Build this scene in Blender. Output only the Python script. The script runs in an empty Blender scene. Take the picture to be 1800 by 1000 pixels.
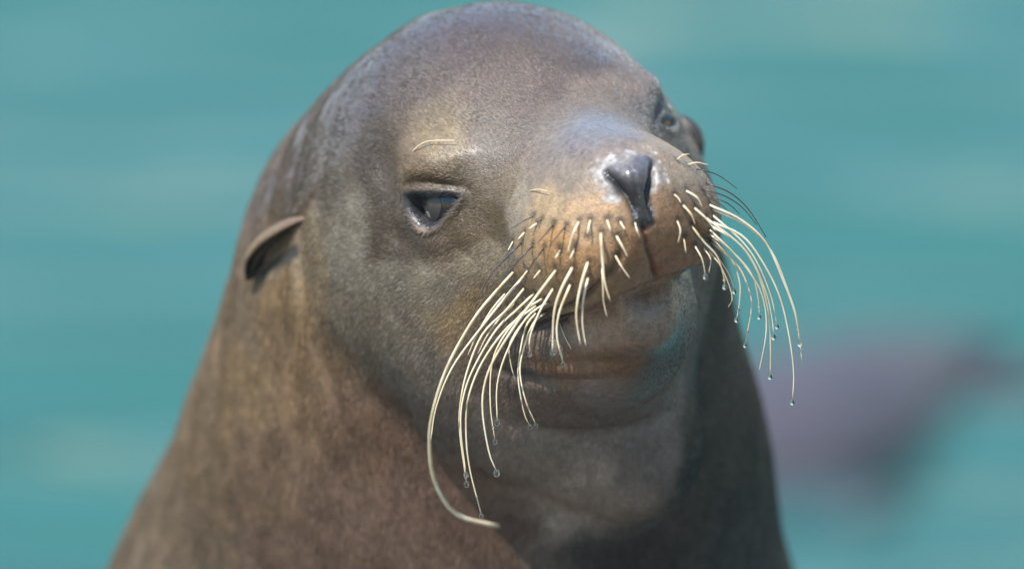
import bpy, math
import numpy as np
from mathutils import Vector, Matrix, Quaternion

# ------------------------------------------------------------------ camera, sky, sun
S = 1 / 5000.0                     # one photograph pixel at the animal's distance, in metres
CAMD = 10000.0                     # camera distance in those units (2 m)
PITCH = math.radians(13)
H0 = 0.70                          # height of the aim point above the water
AX_U = np.array([1., 0., 0.])
AX_V = np.array([0., math.sin(PITCH), math.cos(PITCH)])
AX_W = np.array([0., -math.cos(PITCH), math.sin(PITCH)])
ROT = np.stack([AX_U, AX_V, AX_W])           # rows: u, v, w axes in world


def world(p):
    return np.asarray(p, float) @ ROT * S + np.array([0, 0, H0])


scene = bpy.context.scene
col = scene.collection
cam_d = bpy.data.cameras.new('camera')
cam = bpy.data.objects.new('camera', cam_d)
col.objects.link(cam)
cam.matrix_world = Matrix(((AX_U[0], AX_V[0], AX_W[0], world((0, 0, CAMD))[0]),
                           (AX_U[1], AX_V[1], AX_W[1], world((0, 0, CAMD))[1]),
                           (AX_U[2], AX_V[2], AX_W[2], world((0, 0, CAMD))[2]),
                           (0, 0, 0, 1)))
cam_d.sensor_width = 36
cam_d.lens = 200
cam_d.clip_start = 0.05
cam_d.clip_end = 2000
cam_d.dof.use_dof = True
cam_d.dof.focus_distance = (CAMD - 180) * S
cam_d.dof.aperture_fstop = 4.6
scene.camera = cam

SUN_UVW = np.array([-0.33, 0.74, 0.58])
sd = SUN_UVW @ ROT
sd /= np.linalg.norm(sd)
elev = math.asin(sd[2])
azim = math.atan2(sd[0], sd[1])              # clockwise from +Y
wd = bpy.data.worlds.new('World')
scene.world = wd
wd.use_nodes = True
nt = wd.node_tree
sky = nt.nodes.new('ShaderNodeTexSky')
sky.sky_type = 'NISHITA'
sky.sun_disc = False
sky.sun_elevation = elev
sky.sun_rotation = azim
sky.air_density = 2.3
sky.dust_density = 0.2
sky.ozone_density = 8.0
bg = nt.nodes['Background']
bg.inputs['Strength'].default_value = 0.125
nt.links.new(sky.outputs[0], bg.inputs[0])
sun_d = bpy.data.lights.new('sun', 'SUN')
sun_d.energy = 5.0
sun_d.angle = math.radians(0.53)
sun_d.color = (1.0, 0.95, 0.87)
sun = bpy.data.objects.new('sun', sun_d)
col.objects.link(sun)
sun.location = (0, 0, 5)
sun.rotation_euler = Vector(sd).to_track_quat('Z', 'Y').to_euler()
scene.view_settings.view_transform = 'Standard'
scene.view_settings.look = 'None'
scene.view_settings.exposure = 0.56
scene.view_settings.gamma = 1.0
scene.cycles.max_bounces = 8
scene.cycles.transparent_max_bounces = 8
scene.cycles.sample_clamp_indirect = 6

# ------------------------------------------------------------------ helpers
rng = np.random.default_rng(7)


def lin(r, g, b):
    c = np.array([r, g, b], float) / 255
    return np.where(c <= .04045, c / 12.92, ((c + .055) / 1.055) ** 2.4)


def tag(o, label=None, cat=None, group=None, kind=None):
    for k, v in (('label', label), ('category', cat), ('group', group), ('kind', kind)):
        if v:
            o[k] = v
    return o


def mesh_obj(name, verts, faces, mat, parent=None, smooth=True):
    """verts in world metres; faces an int array (n,3|4) or a list of tuples"""
    me = bpy.data.meshes.new(name)
    if isinstance(faces, np.ndarray):
        n, k = faces.shape
        me.vertices.add(len(verts))
        me.vertices.foreach_set('co', np.asarray(verts, np.float32).ravel())
        me.loops.add(n * k)
        me.loops.foreach_set('vertex_index', faces.astype(np.int32).ravel())
        me.polygons.add(n)
        me.polygons.foreach_set('loop_start', np.arange(0, n * k, k, dtype=np.int32))
        me.update(calc_edges=True)
        me.validate()
    else:
        me.from_pydata([tuple(v) for v in verts], [], faces)
    me.polygons.foreach_set('use_smooth', np.full(len(me.polygons), smooth))
    me.materials.append(mat)
    me.update()
    o = bpy.data.objects.new(name, me)
    col.objects.link(o)
    if parent:
        o.parent = parent
        o.matrix_parent_inverse = Matrix.Translation(parent.location).inverted()
    return o


class NT:
    def __init__(self, name):
        self.m = bpy.data.materials.new(name)
        self.m.use_nodes = True
        self.t = self.m.node_tree
        self.b = self.t.nodes.get('Principled BSDF')
        self.out = self.t.nodes.get('Material Output')

    def n(self, typ, **kw):
        nd = self.t.nodes.new(typ)
        for k, v in kw.items():
            if k.startswith('i_'):
                nd.inputs[k[2:].replace('_', ' ')].default_value = v
            else:
                setattr(nd, k, v)
        return nd

    def l(self, a, b):
        self.t.links.new(a, b)

    def set(self, **kw):
        for k, v in kw.items():
            self.b.inputs[k.replace('_', ' ')].default_value = v
        return self


# ------------------------------------------------------------------ the sea lion's form (signed distance, pixel units u right, v up, w to camera)
X = np.array([.389, -.05, .92]); X /= np.linalg.norm(X)
Y = np.array([.877, .327, -.354]); Y -= X * (X @ Y); Y /= np.linalg.norm(Y)
Z = np.cross(X, Y)
MH = np.stack([X, Y, Z])
OH = np.array([67., 208., 0.])       # midpoint between the eyes


def toH(p):
    return (p - OH) @ MH.T


def fromH(h):
    return np.asarray(h, float) @ MH + OH


def ell(p, c, r):
    q = p - np.asarray(c, float)
    r = np.asarray(r, float)
    k0 = np.sqrt(((q / r) ** 2).sum(-1))
    k1 = np.sqrt(((q / (r * r)) ** 2).sum(-1)) + 1e-9
    return k0 * (k0 - 1) / k1


def rcone(p, a, b, r1, r2):
    a = np.asarray(a, float); b = np.asarray(b, float)
    ba = b - a; l2 = ba @ ba; rr = r1 - r2; a2 = l2 - rr * rr; il2 = 1 / l2
    pa = p - a; y = pa @ ba; z = y - l2
    x2 = ((pa * l2 - y[..., None] * ba) ** 2).sum(-1)
    y2 = y * y * l2; z2 = z * z * l2
    k = np.sign(rr) * rr * rr * x2
    c1 = np.sign(z) * a2 * z2 > k
    c2 = (np.sign(y) * a2 * y2 < k) & ~c1
    d = (np.sqrt(x2 * a2 * il2) + y * rr) * il2 - r1
    d = np.where(c1, np.sqrt(x2 + z2) * il2 - r2, d)
    return np.where(c2, np.sqrt(x2 + y2) * il2 - r1, d)


def smin(a, b, k):
    h = np.maximum(k - np.abs(a - b), 0) / k
    return np.minimum(a, b) - h * h * k * .25


def smax(a, b, k):
    return -smin(-a, -b, k)


PB = dict(
    cran=[-264, 0, -26, 326, 321, 310], cheek=[-204, 0, -184, 265, 351, 288],
    muz=[-21, 0, -71, 192, 281, 0, -58, 119], pad=[222, 88, -114, 132, 88, 98],
    jaw=[45, -6, -266, 172, 212, -6, -258, 74], thr=[46, -100, -245, 272, 208, -290, -250, 134],
    neck=[-58, -3, -531, 452, -70, -373, -790, 548, -120, -771, -1060, 690])


def base(p, P=PB):
    h = toH(p)
    ha = h.copy(); ha[..., 1] = np.abs(ha[..., 1])
    c = P['cran']; d = ell(h, c[:3], c[3:])
    c = P['cheek']; d = smin(d, ell(h, c[:3], c[3:]), 120)
    c = P['muz']; d = smin(d, rcone(h, c[:3], c[4:7], c[3], c[7]), 150)
    c = P['pad']; d = smin(d, ell(ha, c[:3], c[3:]), 75)
    c = P['jaw']; d = smin(d, rcone(h, c[:3], c[4:7], c[3], c[7]), 45)
    c = P['thr']; d = smin(d, rcone(p, c[:3], c[4:7], c[3], c[7]), 90)
    c = P['neck']
    n = rcone(p, c[:3], c[4:7], c[3], c[7])
    n = smin(n, rcone(p, c[4:7], c[8:11], c[7], c[11]), 60)
    hz = np.clip((h[..., 2] - .35 * h[..., 1] + 260) / 300, 0, 1)
    return smin(d, n, 34 + 110 * hz * hz * (3 - 2 * hz))


def uvw(x):
    return ROT @ ((np.asarray(x, float) - np.array([0, 0, H0])) / S)


SPINE = [((-.024, .22, .25), .146), ((-.024, .43, -.08), .155), ((-.024, .50, -.50), .13), ((-.024, .55, -.75), .05)]
SPINE = [(uvw(a), r / S) for a, r in SPINE]
FLIP = [[(uvw((-.024 + s_ * x, y, z)), r / S) for x, y, z, r in ((.10, .20, .22, .07), (.22, .07, .09, .045), (.33, -.05, .055, .022), (.40, -.14, .047, .014))] for s_ in (-1, 1)]


def body(p):
    d = base(p)
    far = p[..., 1] < -200
    if far.any():
        q = p[far]
        c = PB['neck'][8:11]
        t = rcone(q, c, SPINE[0][0], PB['neck'][11], SPINE[0][1])
        for (a, ra), (b, rb) in zip(SPINE, SPINE[1:]):
            t = smin(t, rcone(q, a, b, ra, rb), 60)
        for F_ in FLIP:
            for (a, ra), (b, rb) in zip(F_, F_[1:]):
                t = smin(t, rcone(q, a, b, ra, rb), 150)
        d[far] = smin(d[far], t, 30)
    return d


def ray_points(px, w):
    s = (CAMD - w) / CAMD
    return np.stack([(px[:, 0] - 900) * s, (500 - px[:, 1]) * s, w], -1)


def trace(px, f=None):
    """first point of the form under each photograph pixel"""
    f = f or body
    px = np.asarray(px, float).reshape(-1, 2)
    w = np.full(len(px), 470.)
    for _ in range(70):
        w = np.maximum(w - f(ray_points(px, w)) * .85, -2500)
    return ray_points(px, w)


def poly_dist(p, pts, closest=False):
    """distance to a polyline and parameter 0..1 along it; a Crease measures mostly along the skin"""
    nrm = getattr(pts, 'nrm', None)
    pts = np.asarray(pts)
    best = np.full(p.shape[:-1], 1e9); par = np.zeros(p.shape[:-1]); cp = np.zeros(p.shape)
    seg = np.linalg.norm(np.diff(pts, axis=0), axis=1); cum = np.r_[0, np.cumsum(seg)]
    for i in range(len(pts) - 1):
        a, b = pts[i], pts[i + 1]
        ba = b - a
        t = np.clip(((p - a) @ ba) / (ba @ ba), 0, 1)
        c = a + t[..., None] * ba
        r = p - c
        if nrm is not None:
            r = r - nrm[i] * (.8 * (r @ nrm[i]))[..., None]
        d = np.sqrt((r * r).sum(-1))
        m = d < best
        best = np.where(m, d, best); par = np.where(m, (cum[i] + t * seg[i]) / cum[-1], par)
        cp[m] = c[m]
    return (best, par, cp) if closest else (best, par)


class Crease(np.ndarray):
    pass


def crease(h):
    """a polyline on the head (head frame) that knows the skin's normal along each piece"""
    o = np.asarray(h, float).view(Crease)
    mid = fromH((np.asarray(h)[1:] + np.asarray(h)[:-1]) / 2)
    g = grad(base, mid); g /= np.linalg.norm(g, axis=1)[:, None]
    o.nrm = g @ MH.T
    return o


def grad(f, p, e=1.2):
    g = np.zeros_like(p)
    for s in ((1, -1, -1), (-1, -1, 1), (-1, 1, -1), (1, 1, 1)):
        s = np.array(s, float)
        g += s * f(p + s * e)[..., None]
    return g / (4 * e)


def spline(pts, n):
    """Catmull-Rom through pts, n samples"""
    pts = np.asarray(pts, float)
    if len(pts) == 2:
        return pts[0] + (pts[1] - pts[0]) * np.linspace(0, 1, n)[:, None]
    P = np.vstack([2 * pts[0] - pts[1], pts, 2 * pts[-1] - pts[-2]])
    seg = np.linalg.norm(np.diff(pts, axis=0), axis=1); cum = np.r_[0, np.cumsum(seg)] / seg.sum()
    out = []
    for t in np.linspace(0, 1, n):
        i = min(np.searchsorted(cum, t, side='right') - 1, len(pts) - 2)
        u = (t - cum[i]) / max(cum[i + 1] - cum[i], 1e-9)
        p0, p1, p2, p3 = P[i:i + 4]
        out.append(.5 * (2 * p1 + (p2 - p0) * u + (2 * p0 - 5 * p1 + 4 * p2 - p3) * u * u + (3 * p1 - p0 - 3 * p2 + p3) * u ** 3))
    return np.array(out)


def H_of(px):
    return toH(trace(px))


# ---- sculpted detail ------------------------------------------------
def sym(h):
    h = h.copy(); h[:, 1] = -np.abs(h[:, 1]); return h


LIP_PX = [(905, 600), (925, 583), (950, 572), (985, 562), (1025, 544), (1061, 528), (1100, 510), (1136, 496), (1160, 490)]
LIP = sym(H_of(LIP_PX)); LIP[-1, 1] = 0; LIP = crease(LIP)
FOLD = crease(sym(H_of([(925, 556), (959, 549), (1003, 534), (1044, 507), (1075, 480), (1090, 450), (1097, 421)])))
EYE_PX = np.array([(757, 371)])
EYE_H = sym(H_of(EYE_PX))[0]
EYE_F = np.array([0.42, -0.90, 0.10]); EYE_F /= np.linalg.norm(EYE_F)     # outward axis of the near eye, head frame
BROW = sym(H_of([(764, 286)]))[0]
LIDC = crease(sym(H_of([(716, 326), (740, 321), (770, 322), (800, 328), (822, 334)])))
BROW2 = sym(H_of([(684, 300)]))[0]
UNDER = crease(sym(H_of([(700, 420), (745, 452), (800, 440)])))
FRONT = sym(H_of([(852, 385)]))[0]
CHINF = crease(toH(trace([(880, 652), (915, 664), (960, 672), (1010, 672), (1060, 668)])))
CHINB = crease(toH(trace([(880, 735), (940, 756), (1010, 764), (1080, 760), (1140, 745), (1180, 725)])))
RIDGE = crease(toH(trace([(925, 604), (990, 604), (1060, 602), (1130, 604), (1185, 588), (1215, 560)])))
RECESS = crease(toH(trace([(905, 636), (960, 640), (1030, 640), (1100, 636), (1160, 626), (1200, 606)])))
NOSE_C = toH(trace([(1128, 330)]))[0]
PHIL = crease(toH(trace([(1131, 405), (1139, 440), (1146, 480)])))
# nostril slits, in the picture: image-left one and image-right one; stem groove
NOS_L = crease(toH(trace([(1066, 304), (1084, 320), (1104, 345), (1113, 366), (1117, 392)])))
NOS_R = crease(toH(trace([(1146, 286), (1145, 310), (1140, 338), (1143, 366), (1146, 392)])))
STEM = crease(toH(trace([(1112, 312), (1120, 340), (1126, 370), (1131, 405)])))
PADC = toH(trace([(1092, 308)]))[0], toH(trace([(1122, 300)]))[0]
EARC = crease(toH(trace([(520, 440), (500, 452), (478, 466), (458, 480)])))
EARR = crease(sym(toH(trace([(575, 300), (553, 335), (528, 370), (500, 392)]))))


def gauss(h, c, r):
    r = np.asarray(r, float)
    return np.exp(-(((h - c) / r) ** 2).sum(-1))


def eye_poly(h, C, F, up, pts):
    """signed distance (px) inside a lid opening given as a polygon in the plane across F"""
    r = np.cross(F, up); r /= np.linalg.norm(r)
    u2 = np.cross(r, F)
    q = h - C
    a = q @ r; b = q @ u2
    P = np.asarray(pts, float)
    d = np.full(a.shape, 1e9); sgn = np.ones(a.shape)
    n = len(P)
    for i in range(n):
        e = P[(i + 1) % n] - P[i]
        wx = a - P[i][0]; wy = b - P[i][1]
        t = np.clip((wx * e[0] + wy * e[1]) / (e @ e), 0, 1)
        d = np.minimum(d, (wx - e[0] * t) ** 2 + (wy - e[1] * t) ** 2)
        c1 = b >= P[i][1]; c2 = b < P[(i + 1) % n][1]; c3 = e[0] * wy > e[1] * wx
        sgn = np.where((c1 & c2 & c3) | (~c1 & ~c2 & ~c3), -sgn, sgn)
    return sgn * np.sqrt(d), q @ F


# the lid openings are traced where they show, each in the plane across its own eye
VIEW = (np.array([0, 0, 1.]) @ MH.T)     # towards the camera, head frame


def plane_pts(px, C, F, up):
    r = np.cross(F, up); r /= np.linalg.norm(r)
    u2 = np.cross(r, F)
    o = np.array([0, 0, CAMD])
    out = []
    for x, y in px:
        a = toH(ray_points(np.array([[x, y]], float), np.array([0.])))[0]
        v = a - toH(o)
        t = ((C - toH(o)) @ F) / (v @ F)
        q = toH(o) + v * t - C
        out.append((q @ r, q @ u2))
    return np.array(out)


UPH = np.array([0, 0, 1.])
LID_N = plane_pts([(721, 346), (733, 343), (760, 344), (784, 345), (797, 348), (790, 361), (780, 377), (770, 391), (757, 396), (744, 391), (731, 377), (723, 360)], EYE_H, EYE_F, UPH)
EYE2_H = toH(trace([(1179, 214)]))[0]
EYE2_F = np.array([0.62, 0.78, 0.06]); EYE2_F /= np.linalg.norm(EYE2_F)
LID_F = plane_pts([(1159, 215), (1166, 211), (1177, 209), (1187, 208), (1193, 211), (1191, 217), (1184, 221), (1173, 225), (1164, 221)], EYE2_H, EYE2_F, UPH)


def detail(p):
    d = body(p)
    h = toH(p)
    hs = h.copy(); hs[..., 1] = -np.abs(hs[..., 1])
    near = (np.abs(h) < 900).all(-1)
    if not near.any():
        return d
    dn = d[near]; hn = h[near]; hm = hs[near]
    # brow mound, hollow before the eye, pouch below it
    dn = dn - 33 * gauss(hm, BROW, (85, 80, 48))
    dn = dn + 13 * gauss(hm, BROW2, (40, 28, 60))
    e, t = poly_dist(hm, LIDC)
    dn = dn + 9 * np.exp(-(e / 9) ** 2) * np.sin(np.pi * np.clip(t, .04, .96)) ** .6
    dn = dn + 9 * gauss(hm, FRONT, (60, 60, 70))
    e, _ = poly_dist(hm, UNDER)
    dn = dn + 7 * np.exp(-(e / 26) ** 2)
    dn = dn - 7 * gauss(hm, EYE_H + np.array([-6, 0, -62]), (60, 60, 24))
    # crown furrow, forehead-to-muzzle dip and flat flanks of the muzzle
    dn = dn + 5 * gauss(hn, np.array([120, 0, 150.]), (90, 110, 80))
    dn = dn + 4 * gauss(hm, np.array([130, -150, -60.]), (70, 60, 80))
    # lips: a groove that undercuts the upper lip, and the fold above it
    e, t, cp = poly_dist(hm, LIP, True)
    tap = np.clip(t * 2.6 - .12, 0, 1)
    side = np.tanh((hm[..., 2] - cp[..., 2]) / 7)
    dn = dn + tap * 30 * np.exp(-(e / 8.5) ** 2)
    dn = dn + tap * 14 * np.exp(-((e - 16) / 26) ** 2) * (1 - side) / 2
    dn = dn - tap * 12 * np.exp(-((e - 20) / 20) ** 2) * (1 + side) / 2
    e, t = poly_dist(hm, FOLD)
    tf = np.sin(np.pi * np.clip(t * .9 + .08, 0, 1))
    dn = dn + 13 * tf * np.exp(-(e / 7) ** 2) - 4 * tf * np.exp(-((e - 16) / 10) ** 2)
    # chin folds
    e, t = poly_dist(hn, CHINF)
    dn = dn + 10 * np.exp(-(e / 13) ** 2) * np.sin(np.pi * np.clip(t, .05, .98)) ** .5
    e, t = poly_dist(hn, CHINB)
    dn = dn + 9 * np.exp(-(e / 20) ** 2) * np.sin(np.pi * np.clip(t, .03, .97)) ** .6
    e, t = poly_dist(hn, RIDGE)
    dn = dn - 4 * np.exp(-(e / 17) ** 2) * np.sin(np.pi * np.clip(t, .05, .95))
    e, t = poly_dist(hn, RECESS)
    dn = dn + 5 * np.exp(-(e / 16) ** 2) * np.sin(np.pi * np.clip(t, .05, .95))
    # nose leather: two lobes, slits and stem
    for c in PADC:
        dn = dn - 10 * gauss(hn, c, (40, 26, 24))
    e, t = poly_dist(hn, STEM)
    dn = dn - 6 * np.exp(-(e / 17) ** 2)
    dn = dn + 6 * np.exp(-(e / 5) ** 2)
    for L, r in ((NOS_L, 11), (NOS_R, 10)):
        e, t = poly_dist(hn, L)
        dn = dn + 1.9 * r * np.clip(np.sin(np.pi * np.clip(t * .92 + .1, 0, 1)), .12, 1) * np.exp(-(e / (.8 * r)) ** 2)
    e, t = poly_dist(hn, PHIL)
    dn = dn + 6 * np.exp(-(e / 6) ** 2)
    e, t = poly_dist(hm, EARR)
    dn = dn - 9 * np.exp(-(e / 11) ** 2) * np.sin(np.pi * np.clip(t, .05, 1)) ** .7
    # lid openings
    for C, F, LP, rim in ((EYE_H, EYE_F, LID_N, 5.0), (EYE2_H, EYE2_F, LID_F, 2.0)):
        m = (np.linalg.norm(hn - C, axis=-1) < 130)
        if m.any():
            s, f = eye_poly(hn[m], C, F, UPH, LP)
            k = dn[m] - rim * np.exp(-((s - 9) / 8) ** 2)
            k = smax(k, np.minimum(-(s + 1), f + 24), 5)
            dn[m] = k
    d[near] = dn
    return d


def project(f, p, n=3):
    p = p.copy()
    for _ in range(n):
        for i in range(0, len(p), 60000):
            q = p[i:i + 60000]
            d = f(q); g = grad(f, q)
            l2 = np.maximum((g * g).sum(-1), .25)
            p[i:i + 60000] = q - np.clip(d, -14, 14)[:, None] * g / l2[:, None]
    return p


def displace(p, n0, n=5):
    """move points along their base normal until they lie on the detailed form"""
    p = p.copy()
    for _ in range(n):
        for i in range(0, len(p), 60000):
            p[i:i + 60000] -= n0[i:i + 60000] * (np.clip(detail(p[i:i + 60000]), -10, 10) * .75)[:, None]
    return p


def axis(lo, hi, zones, mx=70):
    """grid lines, dense inside the zones (from, to, step) and wider away from them"""
    def step(x):
        return min([mx] + [st + .17 * max(a - x, x - b, 0) for a, b, st in zones])
    r = [hi]
    while r[-1] > lo or (len(r) - 1) % 4:
        r.append(r[-1] - step(r[-1]))
    return np.array(r[::-1])


def surface_net(f, ax):
    nx, ny, nz = map(len, ax)
    cx, cy, cz = (a[::4] for a in ax)
    G = np.stack(np.meshgrid(cx, cy, cz, indexing='ij'), -1).reshape(-1, 3)
    dc = np.concatenate([f(G[i:i + 200000]) for i in range(0, len(G), 200000)]).reshape(len(cx), len(cy), len(cz))
    # blocks near the surface
    diag = np.sqrt(np.diff(cx)[:, None, None] ** 2 + np.diff(cy)[None, :, None] ** 2 + np.diff(cz)[None, None] ** 2)
    cor = [dc[i:len(cx) - 1 + i, j:len(cy) - 1 + j, k:len(cz) - 1 + k] for i in (0, 1) for j in (0, 1) for k in (0, 1)]
    need = np.minimum.reduce([np.abs(c) for c in cor]) < diag * 1.0
    V = np.empty((nx, ny, nz), np.float32)
    V[:] = np.pad(np.repeat(np.repeat(np.repeat(dc[:-1, :-1, :-1], 4, 0), 4, 1), 4, 2), ((0, 1),) * 3, mode='edge')
    M = np.zeros((nx, ny, nz), bool)
    nb = np.argwhere(need)
    for i, j, k in nb:
        M[4 * i:4 * i + 5, 4 * j:4 * j + 5, 4 * k:4 * k + 5] = True
    idx = np.argwhere(M)
    vals = np.empty(len(idx), np.float32)
    for i in range(0, len(idx), 200000):
        q = idx[i:i + 200000]
        vals[i:i + 200000] = f(np.stack([ax[0][q[:, 0]], ax[1][q[:, 1]], ax[2][q[:, 2]]], -1))
    V[M] = vals
    ins = V < 0
    cnt = np.zeros((nx - 1, ny - 1, nz - 1), np.int8)
    for i in (0, 1):
        for j in (0, 1):
            for k in (0, 1):
                cnt += ins[i:nx - 1 + i, j:ny - 1 + j, k:nz - 1 + k]
    act = (cnt > 0) & (cnt < 8)
    cells = np.argwhere(act)
    vid = np.full(act.shape, -1, np.int64); vid[act] = np.arange(len(cells))
    acc = np.zeros((len(cells), 3)); num = np.zeros(len(cells))
    C = [(i, j, k) for i in (0, 1) for j in (0, 1) for k in (0, 1)]
    for a in C:
        for k in range(3):
            if a[k]: continue
            b = list(a); b[k] = 1
            ia = cells + a; ib = cells + b
            va = V[tuple(ia.T)]; vb = V[tuple(ib.T)]
            m = (va < 0) != (vb < 0)
            t = (va / np.where(va == vb, 1, va - vb))[:, None]
            pa = np.stack([ax[n][ia[:, n]] for n in range(3)], -1); pb = np.stack([ax[n][ib[:, n]] for n in range(3)], -1)
            acc[m] += (pa + (pb - pa) * t)[m]; num[m] += 1
    verts = acc / num[:, None]
    faces = []
    for k in range(3):
        sl0 = [slice(1, -1)] * 3; sl0[k] = slice(0, -1)
        sl1 = [slice(1, -1)] * 3; sl1[k] = slice(1, None)
        a = ins[tuple(sl0)]; b = ins[tuple(sl1)]
        e = np.argwhere(a != b); flip = a[tuple(e.T)]
        off = np.ones(3, int); off[k] = 0
        e = e + off
        k1, k2 = (k + 1) % 3, (k + 2) % 3
        q = []
        for d1, d2 in ((-1, -1), (0, -1), (0, 0), (-1, 0)):
            c = e.copy(); c[:, k1] += d1; c[:, k2] += d2
            q.append(vid[tuple(c.T)])
        q = np.stack(q, -1)
        q[~flip] = q[~flip][:, ::-1]
        faces.append(q)
    return verts, np.concatenate(faces)


def subdivide(v, f):
    e = np.sort(np.stack([f, np.roll(f, -1, 1)], -1).reshape(-1, 2), 1)
    u, inv = np.unique(e[:, 0] * (len(v) + 1) + e[:, 1], return_inverse=True)
    a = u // (len(v) + 1); b = u % (len(v) + 1)
    mid = (v[a] + v[b]) / 2
    cen = v[f].mean(1)
    em = inv.reshape(-1, 4) + len(v)
    cc = np.arange(len(f)) + len(v) + len(mid)
    nf = np.concatenate([np.stack([f[:, i], em[:, i], cc, em[:, i - 1]], -1) for i in range(4)])
    return np.vstack([v, mid, cen]), nf


def hash3(c, seed):
    n = (c[..., 0] * 73856093) ^ (c[..., 1] * 19349663) ^ (c[..., 2] * 83492791) ^ (seed * 2654435761)
    n = (n ^ (n >> 13)) * 1274126177 & 0x7fffffff
    n = (n ^ (n >> 16)) * 1911520717 & 0x7fffffff
    return ((n >> 7) & 0xffff) / 65535.0


def vnoise(p, size, seed=0):
    q = p / size
    i = np.floor(q).astype(np.int64); f = q - i
    f = f * f * (3 - 2 * f)
    r = 0
    for a in (0, 1):
        for b in (0, 1):
            for c in (0, 1):
                w = (f[..., 0] if a else 1 - f[..., 0]) * (f[..., 1] if b else 1 - f[..., 1]) * (f[..., 2] if c else 1 - f[..., 2])
                r = r + w * hash3(i + np.array([a, b, c]), seed)
    return r


AXES = (axis(-2400, 2200, [(-740, 560, 8.5), (80, 380, 5.5), (-195, -85, 6)]),
        axis(-6900, 560, [(-560, 545, 8.5), (-60, 245, 5.5)]),
        axis(-5800, 470, [(-640, 445, 9), (120, 420, 6)]))
bv, bf = surface_net(body, AXES)
bv = project(body, bv, 2)
bv, bf = subdivide(bv, bf)
bv = project(body, bv, 1)
bn = grad(body, bv); bn /= np.linalg.norm(bn, axis=1)[:, None] + 1e-9
NEAR = (np.abs(toH(bv)) < 850).all(1) & (bv[:, 2] > -700)
bv[NEAR] = displace(bv[NEAR], bn[NEAR])
_fold = (bv[:, 1] > -900) & (bv[:, 2] > -1300)
_q = bv[_fold] * np.array([1, .2, 1])
_nk = np.clip((-toH(bv[_fold])[:, 0] - 200) / 150, 0, 1)
bv[_fold] += bn[_fold] * (_nk * (9 * (vnoise(_q, 55, 41) - .5) + 4 * (vnoise(_q, 24, 42) - .5)))[:, None]
bn[NEAR] = grad(detail, bv[NEAR]); bn /= np.linalg.norm(bn, axis=1)[:, None] + 1e-9
print('body verts', len(bv), 'faces', len(bf))
#@@MORE

# ------------------------------------------------------------------ whiskers traced as (kind, points, radius, drop)
W_NEAR = [
    ([(903, 478), (872, 512), (832, 562), (786, 646), (760, 728), (755, 784), (762, 840), (786, 888), (816, 910), (876, 924)], 3.6, 0),
    ([(922, 484), (889, 522), (852, 568), (796, 644), (767, 715), (757, 775)], 3.4, 0),
    ([(923, 505), (890, 545), (848, 588), (820, 656), (808, 720), (809, 768), (820, 848)], 3.2, 1),
    ([(942, 513), (908, 545), (872, 580), (832, 648), (814, 700), (810, 752), (819, 832)], 3.2, 1),
    ([(945, 536), (892, 576), (848, 636), (824, 696), (819, 752), (825, 820), (846, 904)], 3.2, 1),
    ([(978, 474), (942, 522), (908, 568), (866, 636), (850, 684), (849, 732), (860, 796), (873, 828)], 3.5, 2),
    ([(958, 522), (920, 548), (880, 600), (864, 645), (862, 712), (870, 774)], 2.8, 1),
    ([(966, 530), (928, 556), (892, 616), (874, 676), (874, 740)], 3.2, 1),
    ([(918, 566), (896, 604), (898, 640), (906, 668)], 1.7, 0),
    ([(944, 548), (924, 576), (912, 636), (912, 676), (922, 728), (932, 748)], 2.8, 1),
    ([(960, 548), (938, 568), (922, 608), (914, 652), (924, 704), (942, 746)], 3.1, 1),
    ([(973, 506), (949, 547), (932, 591), (931, 620)], 3.2, 1),
    ([(1007, 469), (986, 510), (974, 550), (971, 618)], 4.0, 1),
    ([(1003, 499), (983, 550), (979, 591), (990, 638)], 3.5, 1),
    ([(1034, 459), (1020, 506), (1013, 554), (1020, 605)], 4.0, 0),
    ([(1034, 487), (1025, 530), (1024, 571), (1030, 608)], 3.2, 0),
    ([(1056, 408), (1059, 455), (1063, 496), (1073, 530)], 4.0, 0),
    ([(1058, 470), (1060, 505), (1061, 530), (1067, 557)], 2.0, 0),
    ([(1083, 414), (1095, 435), (1103, 452)], 3.0, 0),
    ([(1081, 448), (1093, 469), (1107, 489)], 2.3, 0),
    ([(983, 566), (992, 590), (1004, 613)], 1.6, 0),
    ([(889, 515), (864, 545), (840, 585), (822, 625)], 2.6, 0),
    ([(905, 532), (878, 560), (855, 592), (840, 622)], 2.4, 0),
    ([(1018, 389), (1006, 415), (998, 444)], 3.2, 0),
    ([(1038, 386), (1032, 412)], 2.8, 0),
    ([(1067, 386), (1074, 407)], 2.8, 0),
    ([(1090, 389), (1098, 403)], 2.5, 0),
    ([(1116, 390), (1119, 402), (1125, 418)], 1.8, 0),
    ([(944, 393), (930, 402)], 3.0, 0), ([(922, 409), (911, 420)], 2.6, 0),
    ([(1010, 437), (1002, 455)], 2.6, 0), ([(985, 440), (976, 454)], 2.4, 0),
    ([(950, 475), (938, 489)], 2.6, 0), ([(928, 475), (914, 492)], 2.6, 0),
    ([(902, 424), (893, 440)], 1.8, 0),
    ([(724, 268), (738, 255), (757, 248), (800, 247)], 1.7, 0),
    ([(930, 336), (945, 333), (962, 336)], 1.4, 0),
]
D_NEAR = [
    ([(918, 426), (891, 452), (860, 486), (840, 527)], 2.3), ([(937, 431), (901, 469), (874, 506)], 2.4),
    ([(957, 435), (932, 469), (918, 506)], 2.2), ([(974, 394), (960, 410), (944, 428)], 2.2),
    ([(995, 397), (982, 412), (968, 430)], 2.2), ([(938, 380), (918, 390), (899, 402)], 1.3),
    ([(952, 386), (944, 393)], 2.0),
]
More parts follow.
